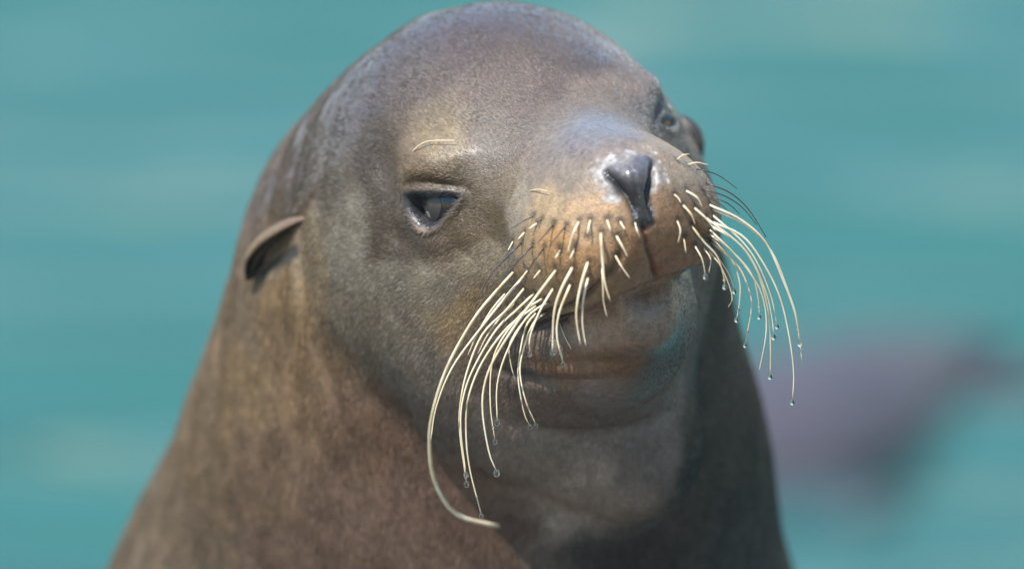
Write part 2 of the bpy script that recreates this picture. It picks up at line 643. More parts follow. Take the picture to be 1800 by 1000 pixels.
W_FAR = [
    ([(1189, 282), (1200, 273), (1212, 271)], 1.8, 0), ([(1208, 290), (1225, 286), (1245, 290)], 2.0, 0),
    ([(1185, 342), (1192, 348), (1197, 357)], 2.4, 0), ([(1205, 335), (1225, 347), (1235, 365)], 2.8, 0),
    ([(1200, 360), (1215, 377), (1222, 395)], 3.0, 0), ([(1190, 387), (1196, 405), (1192, 427)], 2.2, 0),
    ([(1202, 417), (1206, 445)], 1.8, 0), ([(1220, 430), (1234, 455), (1240, 484)], 2.2, 1),
    ([(1236, 435), (1249, 455), (1246, 480)], 1.8, 0),
    ([(1215, 395), (1237, 425), (1260, 450), (1272, 485), (1274, 502)], 3.0, 1),
    ([(1220, 365), (1242, 385), (1258, 407)], 3.0, 0),
    ([(1246, 360), (1300, 385), (1345, 425), (1375, 490), (1397, 550), (1406, 602)], 2.9, 1),
    ([(1250, 367), (1310, 395), (1355, 440), (1385, 510), (1402, 565), (1410, 640)], 2.6, 0),
    ([(1252, 390), (1305, 415), (1340, 460), (1370, 520), (1387, 590), (1395, 655), (1393, 705)], 2.8, 1),
    ([(1248, 396), (1295, 425), (1325, 465), (1347, 530), (1354, 600), (1354, 660)], 2.8, 1),
    ([(1246, 403), (1285, 440), (1315, 475), (1340, 520), (1347, 580), (1334, 655)], 2.4, 0),
    ([(1250, 418), (1285, 455), (1300, 495), (1300, 530), (1295, 560)], 2.6, 1),
    ([(1248, 424), (1295, 465), (1315, 505), (1321, 540), (1310, 605)], 2.6, 1),
    ([(1250, 436), (1280, 480), (1291, 510)], 2.0, 1), ([(1244, 440), (1268, 470), (1287, 520), (1280, 540)], 2.0, 0),
    ([(1252, 378), (1300, 420), (1330, 460), (1355, 520), (1366, 572)], 2.6, 1),
    ([(1240, 382), (1310, 440), (1345, 510), (1357, 560), (1360, 590)], 2.6, 1),
    ([(1246, 410), (1290, 445), (1320, 480), (1332, 520), (1335, 555)], 2.2, 1),
]
D_FAR = [
    ([(1224, 297), (1260, 307), (1295, 331)], 1.5), ([(1240, 322), (1280, 337), (1315, 367), (1347, 417)], 2.2),
    ([(1233, 332), (1275, 345), (1305, 365), (1330, 395)], 2.2), ([(1250, 345), (1280, 358), (1300, 376)], 1.8),
    ([(1238, 340), (1270, 362), (1290, 385)], 1.6),
]
ROOTS = trace([w[0][0] for w in W_NEAR[:35] + D_NEAR] + [w[0][0] for w in W_FAR + D_FAR] + [(983, 435), (1010, 431), (923, 470), (947, 470), (976, 470), (1032, 416), (1000, 480)], detail)

# ------------------------------------------------------------------ coat colour of hair and skin, with neck and brow shade put in
CS = [  # photograph position, reflectance
    (900, 150, .135, .108, .096), (800, 60, .11, .09, .088), (1000, 90, .125, .104, .096), (620, 180, .11, .09, .085),
    (700, 150, .11, .09, .08), (560, 260, .12, .098, .085), (650, 280, .07, .054, .043), (600, 320, .11, .088, .07),
    (690, 330, .075, .058, .046), (770, 262, .30, .25, .19), (745, 298, .2, .15, .11), (755, 318, .11, .08, .052), (785, 322, .12, .088, .058), (860, 260, .165, .138, .12),  # samples under the brow darkened, the mound's shade painted in
    (870, 330, .22, .18, .145), (850, 390, .10, .075, .05), (820, 410, .12, .09, .062), (690, 400, .08, .06, .045),
    (715, 430, .065, .048, .036), (770, 425, .2, .16, .125), (620, 390, .22, .195, .165), (600, 470, .21, .187, .158),
    (680, 490, .21, .187, .158), (760, 500, .25, .22, .18), (850, 460, .29, .245, .195), (900, 360, .28, .24, .20),
    (700, 580, .22, .19, .158), (800, 560, .31, .24, .17), (850, 600, .2, .16, .13), (640, 580, .22, .185, .15),
    (740, 680, .22, .19, .165), (800, 760, .22, .19, .165),
    (520, 530, .26, .195, .135), (560, 480, .25, .2, .15), (490, 600, .215, .16, .115), (470, 400, .16, .125, .095), (520, 300, .11, .09, .08), (480, 335, .12, .098, .084), (430, 560, .155, .122, .095),
    (430, 650, .18, .135, .095), (540, 680, .2, .145, .105), (620, 750, .18, .13, .10), (680, 760, .15, .105, .082),
    (360, 800, .15, .115, .085), (480, 850, .155, .115, .088), (600, 900, .145, .105, .085), (740, 850, .17, .122, .10),
    (330, 950, .14, .11, .085), (500, 970, .13, .096, .078), (700, 970, .15, .11, .09), (830, 930, .15, .108, .088),
    (980, 420, .40, .265, .165), (920, 440, .34, .25, .17), (940, 500, .36, .25, .165), (1040, 440, .35, .235, .155),
    (1000, 500, .29, .2, .14), (1060, 480, .27, .185, .13), (1120, 460, .29, .19, .13), (1180, 450, .27, .175, .125),
    (1040, 380, .42, .31, .22), (960, 370, .36, .28, .20), (1200, 400, .30, .2, .14), (1220, 340, .33, .24, .18), (1190, 300, .36, .29, .23),
    (1080, 240, .26, .22, .20), (1000, 300, .28, .235, .2), (1020, 250, .24, .205, .19), (950, 300, .25, .21, .18),
    (1130, 120, .17, .145, .135), (1150, 190, .2, .165, .14), (1100, 200, .22, .185, .16), (1180, 245, .16, .135, .12),
    (960, 590, .22, .175, .15), (1050, 570, .27, .20, .16), (1150, 560, .22, .17, .14), (1220, 520, .16, .135, .12),
    (960, 640, .21, .135, .092), (1020, 640, .22, .14, .096), (1090, 630, .22, .14, .09), (1160, 630, .14, .11, .098),
    (900, 630, .10, .08, .07), (950, 690, .2, .155, .13), (1050, 690, .24, .2, .18), (1000, 730, .19, .155, .135), (1100, 735, .2, .17, .155),
    (920, 800, .33, .285, .25), (1050, 840, .40, .345, .31), (1150, 800, .24, .21, .195), (1060, 890, .40, .34, .30),
    (1230, 800, .045, .043, .042), (1300, 800, .05, .052, .05), (1100, 980, .055, .048, .046), (1330, 950, .07, .07, .066), (1270, 620, .09, .085, .078),  # right and lower neck darkened, the head's cast shadow put into the colour
]
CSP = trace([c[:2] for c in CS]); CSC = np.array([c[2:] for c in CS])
_l = CSC.mean(1, keepdims=True)
CSC = np.clip(_l + (CSC - _l) * 1.5, .012, 1)
_px = np.array([c[:2] for c in CS], float)
CSC *= np.where((_px[:, 0] > 880) & (_px[:, 1] > 340) & (_px[:, 1] < 580), .78, .60)[:, None]
NOSE_POLY = plane_pts([(1062, 307), (1068, 292), (1084, 286), (1100, 288), (1108, 284), (1118, 276), (1134, 271), (1148, 278), (1149, 288), (1145, 306), (1142, 324), (1141, 340), (1145, 364), (1148, 388), (1138, 404), (1122, 400), (1115, 384), (1107, 360), (1097, 338), (1082, 326), (1068, 316)], NOSE_C, VIEW, UPH)
RING_POLY = plane_pts([(1036, 300), (1048, 280), (1076, 270), (1094, 266), (1114, 259), (1138, 261), (1154, 270), (1166, 294), (1176, 316), (1162, 330), (1148, 342), (1152, 380), (1140, 400), (1120, 398), (1110, 366), (1098, 354), (1082, 356), (1064, 354), (1048, 330)], NOSE_C, VIEW, UPH)


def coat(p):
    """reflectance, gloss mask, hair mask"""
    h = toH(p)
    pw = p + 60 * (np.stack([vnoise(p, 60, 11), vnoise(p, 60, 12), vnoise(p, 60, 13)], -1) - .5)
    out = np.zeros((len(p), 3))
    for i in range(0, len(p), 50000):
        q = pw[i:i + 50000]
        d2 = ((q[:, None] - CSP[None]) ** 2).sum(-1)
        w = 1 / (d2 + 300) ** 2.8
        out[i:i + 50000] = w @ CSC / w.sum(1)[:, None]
    # damp blotches
    b = vnoise(p, 45, 3) * .6 + vnoise(p, 18, 4) * .4
    out *= (1 + .30 * (b - .5))[:, None]
    gloss = np.zeros(len(p)); hair = np.ones(len(p))
    s, f = eye_poly(h, NOSE_C, VIEW, UPH, RING_POLY)
    front = np.clip((f + 130) / 30, 0, 1)
    g = vnoise(p, 7, 5) * .5 + vnoise(p, 12, 6) * .5
    m = .95 * np.clip((2 - s + 28 * (g - .5)) / 10, 0, 1) * front
    salt = np.array([.30, .28, .272])[None] * (.12 + 2.2 * g * g + .4 * vnoise(p, 5, 9))[:, None]
    out = out * (1 - m)[:, None] + salt * m[:, None]
    hair *= 1 - m; crust = m
    s, f = eye_poly(h, NOSE_C, VIEW, UPH, NOSE_POLY)
    m = np.clip((3 - s + 5 * (g - .5)) / 5, 0, 1) * front
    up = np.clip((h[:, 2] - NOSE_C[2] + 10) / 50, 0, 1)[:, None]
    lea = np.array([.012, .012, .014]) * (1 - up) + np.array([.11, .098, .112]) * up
    out = out * (1 - m)[:, None] + lea * m[:, None]
    slit = np.maximum(np.exp(-(poly_dist(h, NOS_L)[0] / 8) ** 2), np.exp(-(poly_dist(h, NOS_R)[0] / 7) ** 2)) * front
    out = out * (1 - slit)[:, None] + .004 * slit[:, None]
    gloss = np.maximum(gloss, m * .9); hair *= 1 - m
    # reddish cleft under the nose, dark wet lip edges
    e, t = poly_dist(h, PHIL)
    m = np.exp(-(e / 4.5) ** 2) * .8
    out = out * (1 - m)[:, None] + np.array([.10, .03, .025]) * m[:, None]
    hs = h.copy(); hs[:, 1] = -np.abs(hs[:, 1])
    e, t, cp = poly_dist(hs, LIP, True)
    m = np.exp(-(e / 9) ** 2) * .95
    out = out * (1 - m)[:, None] + np.array([.035, .028, .027]) * m[:, None]
    gloss = np.maximum(gloss, m * .6)
    hair *= 1 - .8 * np.exp(-(e / 14) ** 2)
    e, t = poly_dist(hs, FOLD)
    m = .72 * np.exp(-(e / 6) ** 2) * np.sin(np.pi * np.clip(t * .86 + .08, 0, 1))
    out = out * (1 - m)[:, None] + np.array([.05, .034, .027]) * m[:, None]
    hair *= 1 - m
    for C, F, LP in ((EYE_H, EYE_F, LID_N), (EYE2_H, EYE2_F, LID_F)):
        s, f = eye_poly(h, C, F, UPH, LP)
        k = (np.linalg.norm(h - C, axis=1) < 120)
        m = np.clip((6 + 5 * np.clip((h[:, 2] - C[2] - 8) / 12, 0, 1) - s) / 4, 0, 1) * k
        ring = .8 * k * np.exp(-(np.maximum(s - 4, 0) / 15) ** 2)
        out = out * (1 - ring)[:, None] + np.array([.062, .046, .035]) * ring[:, None]
        out = out * (1 - m)[:, None] + np.array([.028, .026, .03]) * m[:, None]
        gloss = np.maximum(gloss, m * (.8 if C is EYE_H else .15))
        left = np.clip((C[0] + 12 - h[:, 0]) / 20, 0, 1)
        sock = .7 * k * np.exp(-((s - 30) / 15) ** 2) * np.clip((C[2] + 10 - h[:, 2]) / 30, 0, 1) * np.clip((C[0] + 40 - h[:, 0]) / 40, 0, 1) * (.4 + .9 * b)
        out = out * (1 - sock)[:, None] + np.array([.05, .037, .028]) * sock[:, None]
        low = (.7 if C is EYE_H else 0) * left * k * np.exp(-((s - 8.5) / 3.5) ** 2) * np.clip((C[2] - 10 - h[:, 2]) / 20, 0, 1) * (1 - m)
        out = out * (1 - low)[:, None] + np.array([.36, .26, .215]) * low[:, None]
        gloss = np.maximum(gloss, low * .8)
        hair *= 1 - k * np.clip((9 - s) / 5, 0, 1)
    e, t = poly_dist(h, EARC)
    m = np.exp(-(e / 15) ** 4) * .95
    out = out * (1 - m)[:, None] + np.array([.022, .018, .016]) * m[:, None]
    hair *= 1 - m
    # follicles
    d = np.full(len(p), 1e9)
    nb = (np.abs(h[:, 0] - 200) < 320) & (np.abs(h[:, 1]) < 330)
    q = p[nb]
    dd = np.full(len(q), 1e9)
    for r in ROOTS:
        dd = np.minimum(dd, np.linalg.norm(q - r - np.array([1.5, 3, 0]), axis=1))
    d[nb] = dd
    m = np.exp(-(d / 7.5) ** 2) * .92
    out = out * (1 - m)[:, None] + np.array([.035, .025, .02]) * m[:, None]
    # wet chin and lower lip
    wet = np.maximum.reduce([gauss(h, toH(trace([c]))[0], r) for c, r in (((1160, 600), 70), ((1010, 640), 60), ((1080, 700), 80), ((950, 665), 60), ((1130, 590), 60))])
    gloss = np.maximum(gloss, .65 * wet)
    hair *= 1 - .85 * wet
    b2 = vnoise(p * np.array([1, .3, 1]), 30, 15)
    out *= (1 + .28 * (b2 - .5) * np.clip((-h[:, 0] - 200) / 150, 0, 1))[:, None]
    slick = sum([gauss(h, toH(trace([c]))[0], r * 1.25) for c, r in (((640, 165), 60), ((600, 235), 55), ((700, 105), 55), ((770, 40), 60), ((1080, 95), 75), ((1140, 150), 45), ((560, 200), 70), ((1120, 175), 35), ((900, 20), 60), ((505, 262), 55), ((462, 335), 45), ((440, 385), 35), ((1010, 50), 60), ((680, 75), 55), ((840, 12), 70), ((960, 22), 60), ((620, 130), 50))])
    slick = .8 * slick / (.35 + slick) * (.85 + .3 * vnoise(p, 40, 8))
    gloss = np.maximum(gloss, .6 * slick)
    hair *= 1 - .8 * slick
    top = gauss(h, np.array([200, 0, 60.]), (130, 90, 70))
    hair *= 1 - .9 * top
    gloss = np.maximum(gloss, .45 * top * (1 - crust))
    return out, gloss, hair, np.maximum(slick, top)


vis = (np.abs(toH(bv)) < 1500).all(1)
bc = np.tile(np.array([.11, .085, .07]), (len(bv), 1)); bg_ = np.zeros(len(bv)); bh = np.zeros(len(bv))
bs = np.zeros(len(bv))
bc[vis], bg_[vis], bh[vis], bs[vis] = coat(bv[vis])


def body_material():
    t = NT('wet_fur_skin')
    a = t.n('ShaderNodeAttribute', attribute_name='coat')
    g = t.n('ShaderNodeAttribute', attribute_name='gloss')
    tc = t.n('ShaderNodeTexCoord')
    n1 = t.n('ShaderNodeTexNoise', i_Scale=420.0, i_Detail=5.0)
    n2 = t.n('ShaderNodeTexNoise', i_Scale=1500.0, i_Detail=3.0)
    t.l(tc.outputs['Object'], n1.inputs['Vector']); t.l(tc.outputs['Object'], n2.inputs['Vector'])
    mr = t.n('ShaderNodeMapRange'); mr.inputs['From Min'].default_value = .3; mr.inputs['From Max'].default_value = .7
    mr.inputs['To Min'].default_value = .72; mr.inputs['To Max'].default_value = 1.25
    t.l(n1.outputs['Fac'], mr.inputs['Value'])
    mx = t.n('ShaderNodeVectorMath', operation='SCALE')
    t.l(a.outputs['Color'], mx.inputs[0]); t.l(mr.outputs['Result'], mx.inputs['Scale'])
    t.l(mx.outputs['Vector'], t.b.inputs['Base Color'])
    ro = t.n('ShaderNodeMapRange'); ro.inputs['To Min'].default_value = .42; ro.inputs['To Max'].default_value = .2
    t.l(g.outputs['Fac'], ro.inputs['Value']); t.l(ro.outputs['Result'], t.b.inputs['Roughness'])
    ct = t.n('ShaderNodeMapRange'); ct.inputs['To Min'].default_value = .2; ct.inputs['To Max'].default_value = .7
    t.l(g.outputs['Fac'], ct.inputs['Value']); t.l(ct.outputs['Result'], t.b.inputs['Coat Weight'])
    cr = t.n('ShaderNodeMapRange'); cr.inputs['To Min'].default_value = .32; cr.inputs['To Max'].default_value = .10
    t.l(g.outputs['Fac'], cr.inputs['Value']); t.l(cr.outputs['Result'], t.b.inputs['Coat Roughness'])
    sh = t.n('ShaderNodeAttribute', attribute_name='slick')
    sw = t.n('ShaderNodeMapRange'); sw.inputs['To Min'].default_value = .12; sw.inputs['To Max'].default_value = 1.0
    t.l(sh.outputs['Fac'], sw.inputs['Value']); t.l(sw.outputs['Result'], t.b.inputs['Sheen Weight'])
    t.set(Sheen_Roughness=.42, Sheen_Tint=(.62, .77, 1, 1))  # blue of the reflected sky put into the sheen tint
    add = t.n('ShaderNodeMath', operation='ADD')
    t.l(n1.outputs['Fac'], add.inputs[0]); t.l(n2.outputs['Fac'], add.inputs[1])
    bp = t.n('ShaderNodeBump', i_Strength=.55, i_Distance=.0008)
    t.l(add.outputs[0], bp.inputs['Height']); t.l(bp.outputs['Normal'], t.b.inputs['Normal'])
    return t.m


root = bpy.data.objects.new('sea_lion', None)
root.location = (-.024, .40, 0); root.empty_display_size = .1
col.objects.link(root)
tag(root, 'brown wet-furred sea lion rearing up out of the water, head turned aside', 'sea lion')
body_o = mesh_obj('body', world(bv), bf, body_material(), root)
me = body_o.data
at = me.attributes.new('coat', 'FLOAT_COLOR', 'POINT')
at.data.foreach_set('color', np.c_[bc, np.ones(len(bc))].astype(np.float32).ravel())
at = me.attributes.new('slick', 'FLOAT', 'POINT')
at.data.foreach_set('value', bs.astype(np.float32))
at = me.attributes.new('gloss', 'FLOAT', 'POINT')
at.data.foreach_set('value', bg_.astype(np.float32))

# ------------------------------------------------------------------ fur: short hairs lying back along the coat
def grow_fur():
    v = bv; f = bf
    tri = np.concatenate([f[:, [0, 1, 2]], f[:, [0, 2, 3]]])
    c = v[tri].mean(1)
    keep = (c[:, 1] > -700) & (c[:, 2] > -1150)
    tri = tri[keep]; c = c[keep]
    e1 = v[tri[:, 1]] - v[tri[:, 0]]; e2 = v[tri[:, 2]] - v[tri[:, 0]]
    nn = np.cross(e1, e2); area = np.linalg.norm(nn, axis=1) / 2
    face_cam = (nn * (np.array([0, 0, CAMD]) - c)).sum(1) > -.15 * np.linalg.norm(nn, axis=1) * CAMD
    area = area * np.where(face_cam, 1, .25) * bh[tri].mean(1)
    N = 300000
    k = rng.choice(len(tri), N, p=area / area.sum())
    r1 = np.sqrt(rng.random(N)); r2 = rng.random(N)
    bw = np.stack([1 - r1, r1 * (1 - r2), r1 * r2], -1)
    T = tri[k]
    p = (v[T] * bw[..., None]).sum(1); n = (bn[T] * bw[..., None]).sum(1); n /= np.linalg.norm(n, axis=1)[:, None]
    cc = (bc[T] * bw[..., None]).sum(1)
    h = toH(p)
    # hair runs from the nose back over the head, then down the neck
    nk = np.clip((-h[:, 0] - 150 - .35 * h[:, 2]) / 350, 0, 1)[:, None]
    flow = (-X)[None] * (1 - nk) + np.array([-.05, -1, -.35])[None] * nk
    flow = flow + (-Z)[None] * np.clip(-h[:, 2] / 300, 0, .7)[:, None]
    jit = np.stack([vnoise(p, 48, 21), vnoise(p, 48, 22), vnoise(p, 48, 23)], -1) - .5
    flow = flow + .55 * jit + .16 * rng.normal(size=(N, 3))
    t = flow - n * (flow * n).sum(1)[:, None]
    t /= np.linalg.norm(t, axis=1)[:, None] + 1e-9
    muzz = np.clip((h[:, 0] - 40) / 160, 0, 1)
    L = (12 - 6 * muzz + 9 * nk[:, 0]) * rng.uniform(.7, 1.3, N)
    al = rng.uniform(.04, .13, N)
    mid = p + (t * np.cos(al)[:, None] + n * np.sin(al)[:, None]) * (L * .5)[:, None]
    tip = mid + (t * np.cos(al * .2)[:, None] + n * np.sin(al * .2)[:, None]) * (L * .5)[:, None]
    pts = np.stack([p - n * .6, mid, tip], 1)
    R0 = rng.uniform(.30, .48, N) * (1 - .25 * muzz)
    rad = np.stack([R0, R0 * .85, R0 * .15], 1)
    cl = vnoise(p, 14, 31) * .55 + vnoise(p, 34, 32) * .45
    fac = (.86 + .48 * np.clip((cl - .25) / .5, 0, 1) ** 1.3) * (1 + (rng.uniform(.75, 1.35, N) - 1) * (1 + .9 * nk[:, 0])) * 1.12
    cc = cc * fac[:, None]
    cv = bpy.data.hair_curves.new('fur')
    cv.add_curves([3] * N)
    cv.attributes['position'].data.foreach_set('vector', world(pts.reshape(-1, 3)).astype(np.float32).ravel())
    ra = cv.attributes.get('radius') or cv.attributes.new('radius', 'FLOAT', 'POINT')
    ra.data.foreach_set('value', (rad * S).astype(np.float32).ravel())
    ca = cv.attributes.new('coat', 'FLOAT_COLOR', 'CURVE')
    ca.data.foreach_set('color', np.c_[cc, np.ones(N)].astype(np.float32).ravel())
    t_ = NT('hair')
    a = t_.n('ShaderNodeAttribute', attribute_name='coat')
    t_.l(a.outputs['Color'], t_.b.inputs['Base Color'])
    t_.set(Roughness=.32, Specular_IOR_Level=.7)
    cv.materials.append(t_.m)
    o = bpy.data.objects.new('fur', cv)
    col.objects.link(o)
    o.parent = root
    o.matrix_parent_inverse = Matrix.Translation(root.location).inverted()
    tag(o, kind='stuff')


grow_fur()

# ------------------------------------------------------------------ eyes
def sphere(c, r, nu=40, nv=24):
    vs = []; fs = []
    for i in range(nv + 1):
        th = math.pi * i / nv
        for j in range(nu):
            ph = 2 * math.pi * j / nu
            vs.append((math.sin(th) * math.cos(ph), math.sin(th) * math.sin(ph), math.cos(th)))
    for i in range(nv):
        for j in range(nu):
            fs.append((i * nu + j, i * nu + (j + 1) % nu, (i + 1) * nu + (j + 1) % nu, (i + 1) * nu + j))
    return np.array(vs) * r + np.asarray(c), np.array(fs)[:, ::-1]


EYE_MAT = NT('eyeball').set(Base_Color=(.006, .006, .008, 1), Roughness=.12, Coat_Weight=.4, Coat_Roughness=.04).m
GREY_MAT = NT('grey_patch').set(Base_Color=(.03, .026, .026, 1), Roughness=.4, Coat_Weight=.4, Coat_Roughness=.06).m
LID_MAT = NT('tan_lid').set(Base_Color=(.20, .105, .055, 1), Roughness=.4).m
ERAD = 58.
for C, F, name in ((EYE_H, EYE_F, 'near'), (EYE2_H, EYE2_F, 'far')):
    cen = fromH(C - F * (ERAD + (5 if name == 'near' else 6)))
    sv, sf = sphere(cen, ERAD)
    eye = mesh_obj('eye', world(sv), sf, EYE_MAT, root)
    # patch laid over each eyeball: plain grey near, tan squinting lid far
    if name == 'near':
        pxs = np.array([(727, 341), (752, 338), (772, 344), (776, 362), (772, 380), (763, 394), (752, 380), (740, 362)], float)
    else:
        pxs = np.array([(1154, 211), (1162, 203), (1174, 203), (1184, 209), (1184, 217), (1176, 223), (1166, 224), (1158, 220)], float)
    g = []
    for ring in np.linspace(0, 1, 7):
        q = pxs.mean(0) + (pxs - pxs.mean(0)) * ring
        o = np.array([0, 0, CAMD])
        d = ray_points(q, np.zeros(len(q))) - o; d /= np.linalg.norm(d, axis=1)[:, None]
        oc = o - cen; b = d @ oc; R_ = ERAD + 2.5 - 1.2 * ring
        t = -b - np.sqrt(np.maximum(b * b - (oc @ oc - R_ * R_), 0))
        g.append(o + d * t[:, None])
    n_ = len(pxs)
    fs = [(r * n_ + j, r * n_ + (j + 1) % n_, (r + 1) * n_ + (j + 1) % n_, (r + 1) * n_ + j) for r in range(6) for j in range(n_)]
    patch = mesh_obj('grey_patch' if name == 'near' else 'lower_lid', world(np.vstack(g)), fs, GREY_MAT if name == 'near' else LID_MAT, root)
    patch.parent = eye; patch.matrix_parent_inverse = Matrix.Identity(4)

# ------------------------------------------------------------------ ears: small rolled cones
def ear_material():
    t = NT('ear_skin')
    a = t.n('ShaderNodeAttribute', attribute_name='inner')
    n = t.n('ShaderNodeTexNoise', i_Scale=900.0, i_Detail=4.0)
    tc = t.n('ShaderNodeTexCoord'); t.l(tc.outputs['Object'], n.inputs['Vector'])
    r = t.n('ShaderNodeValToRGB')
    r.color_ramp.elements[0].color = (.10, .066, .042, 1); r.color_ramp.elements[1].color = (.19, .13, .085, 1)
    r.color_ramp.elements[0].position = .3; r.color_ramp.elements[1].position = .7
    t.l(n.outputs['Fac'], r.inputs['Fac'])
    m = t.n('ShaderNodeMix', data_type='RGBA')
    t.l(a.outputs['Fac'], m.inputs['Factor']); t.l(r.outputs['Color'], m.inputs['A']); m.inputs['B'].default_value = (.022, .02, .02, 1)
    t.l(m.outputs['Result'], t.b.inputs['Base Color'])
    t.set(Roughness=.42, Coat_Weight=.15)
    return t.m


EAR_MAT = ear_material()


def ear(axis_pts, radii, open_dir, flat=.62, dark_outside=0.0, gap=68):
    A = spline(axis_pts, 22)
    rad = np.interp(np.linspace(0, 1, 22), np.linspace(0, 1, len(radii)), radii)
    vs = []; inn = []
    nseg = 20
    for i, (p, r) in enumerate(zip(A, rad)):
        tg = A[min(i + 1, 21)] - A[max(i - 1, 0)]; tg /= np.linalg.norm(tg)
        o = open_dir - tg * (open_dir @ tg); o /= np.linalg.norm(o)
        b = np.cross(tg, o)
        gp = math.radians(gap)
        ang = np.linspace(gp, 2 * math.pi - gp, nseg)
        for k, side in ((1.0, 0), (.66, 1)):
            for a in (ang if side == 0 else ang[::-1]):
                vs.append(p + (o * math.cos(a) * flat + b * math.sin(a)) * r * k)
                inn.append(max(side, dark_outside))
    m = 2 * nseg
    fs = [(i * m + j, i * m + (j + 1) % m, (i + 1) * m + (j + 1) % m, (i + 1) * m + j) for i in range(21) for j in range(m)]
    fs.append(tuple(range(m))[::-1]); fs.append(tuple(21 * m + j for j in range(m)))
    o = mesh_obj('ear', world(np.array(vs)), fs, EAR_MAT, root)
    at = o.data.attributes.new('inner', 'FLOAT', 'POINT'); at.data.foreach_set('value', np.array(inn, np.float32))
    return o


def lift(px, dw):
    p = trace([px])[0]
    g = grad(body, p[None])[0]; g /= np.linalg.norm(g)
    return p + g * dw


ear([lift((534, 388), -20), lift((514, 408), 0), lift((488, 432), 12), lift((464, 462), 17), lift((447, 494), 13)], [20, 27, 29, 24, 5], np.array([.35, -.5, .8]), .95, 0, 74)
wfar = fromH((-298, 330, 0))[2]
fe = lambda x, y, dw: ray_points(np.array([[x, y]], float), np.array([wfar + dw]))[0]
ear([fe(1176, 212, -10), fe(1202, 220, 0), fe(1218, 236, 6), fe(1225, 257, 8), fe(1229, 277, 6)], [10, 17, 18, 16, 8], np.array([-.5, -.6, .6]), .9, .9, 25)

# ------------------------------------------------------------------ whiskers
def whisker_mat(name, a, b):
    t = NT(name)
    n = t.n('ShaderNodeTexNoise', i_Scale=90.0, i_Detail=2.0)
    tc = t.n('ShaderNodeTexCoord'); t.l(tc.outputs['Object'], n.inputs['Vector'])
    r = t.n('ShaderNodeValToRGB')
    r.color_ramp.elements[0].color = (*a, 1); r.color_ramp.elements[1].color = (*b, 1)
    r.color_ramp.elements[0].position = .35; r.color_ramp.elements[1].position = .65
    t.l(n.outputs['Fac'], r.inputs['Fac']); t.l(r.outputs['Color'], t.b.inputs['Base Color'])
    t.set(Roughness=.35)
    return t.m


PALE = whisker_mat('pale_whisker', (.60, .47, .29), (.80, .71, .54))
DARK = whisker_mat('dark_whisker', (.03, .026, .026), (.07, .06, .055))
DROP = NT('water_drop').set(Base_Color=(1, 1, 1, 1), Roughness=.02, Transmission_Weight=1.0, IOR=1.33).m


def tube(pts, r0, r1, ns=6):
    n = len(pts); vs = []
    ref = np.array([.3, .2, .9])
    for i, p in enumerate(pts):
        tg = pts[min(i + 1, n - 1)] - pts[max(i - 1, 0)]; tg /= np.linalg.norm(tg) + 1e-9
        a = np.cross(tg, ref); a /= np.linalg.norm(a); b = np.cross(tg, a)
        t = i / (n - 1)
        r = r0 + (r1 - r0) * t ** 1.2
        for k in range(ns):
            an = 2 * math.pi * k / ns
            vs.append(p + (a * math.cos(an) + b * math.sin(an)) * r)
    fs = [(i * ns + k, i * ns + (k + 1) % ns, (i + 1) * ns + (k + 1) % ns, (i + 1) * ns + k) for i in range(n - 1) for k in range(ns)]
    fs.append(tuple(range(ns))[::-1]); fs.append(tuple((n - 1) * ns + k for k in range(ns)))
    return np.array(vs), fs


def whisker(path, r, drop, mat, slope, end_w=None):
    px, tr_ = next(TRACED)
    rt = tr_[0]
    seg = np.r_[0, np.cumsum(np.linalg.norm(np.diff(px, axis=0), axis=1))]
    u = seg / seg[-1]
    stand = 12 * np.minimum(1, seg / 22)
    w = rt[2] + stand + slope * seg
    if end_w is not None:
        w = rt[2] + stand + (end_w - rt[2]) * u ** 1.25
    surf = tr_[:, 2]
    lim = np.where(surf > -1500, surf + np.minimum(14, seg * .8), -9e9)
    w = np.maximum(w, lim)
    w[0] = rt[2] - 5
    p = ray_points(px, w)
    vs, fs = tube(p, r * .72, r * 1.15 if end_w is not None else max(.7, r * .28))
    o = mesh_obj('whisker', world(vs), fs, mat, root)
    if drop:
        for kk in range(1 + (rng.random() < .3)):
            rr = rng.uniform(4.2, 5.6) * (1.35 if drop == 2 else 1) * (.6 if kk else 1)
            c = p[-1] if kk == 0 else p[-3]
            sv, sf = sphere(np.zeros(3), 1, 14, 10)
            sv = sv * np.array([rr * .85, rr * 1.1, rr * .85]) + c + np.array([0, -rr * .5, 0])
            d = mesh_obj('water_drop', world(sv), sf, DROP, root)
            d.parent = o; d.matrix_parent_inverse = Matrix.Identity(4)


PATHS = [spline(np.array(w[0], float), max(8, min(30, len(w[0]) * 4))) for w in W_NEAR + D_NEAR + W_FAR + D_FAR]
_all = trace(np.vstack(PATHS), detail); _cut = np.cumsum([len(q) for q in PATHS])[:-1]
TRACED = iter(zip(PATHS, np.split(_all, _cut)))
neck_w = trace([(830, 912)])[0][2]
for i, (pa, r, dr) in enumerate(W_NEAR):
    whisker(pa, r, dr, PALE, -.18, neck_w + 20 if i == 0 else None)
for pa, r in D_NEAR:
    whisker(pa, r, 0, DARK, -.1)
for pa, r, dr in W_FAR:
    whisker(pa, r, dr, PALE, -.32)
for pa, r in D_FAR:
    whisker(pa, r, 0, DARK, -.32)

# ------------------------------------------------------------------ pool: water sheet, floor, animal under the surface
def stretched(lo, hi, flo, fhi, step, mx):
    a = list(np.arange(flo, fhi, step)); s = step
    while a[-1] < hi: s = min(s * 1.3, mx); a.append(a[-1] + s)
    s = step
    while a[0] > lo: s = min(s * 1.3, mx); a.insert(0, a[0] - s)
    return np.array(a)


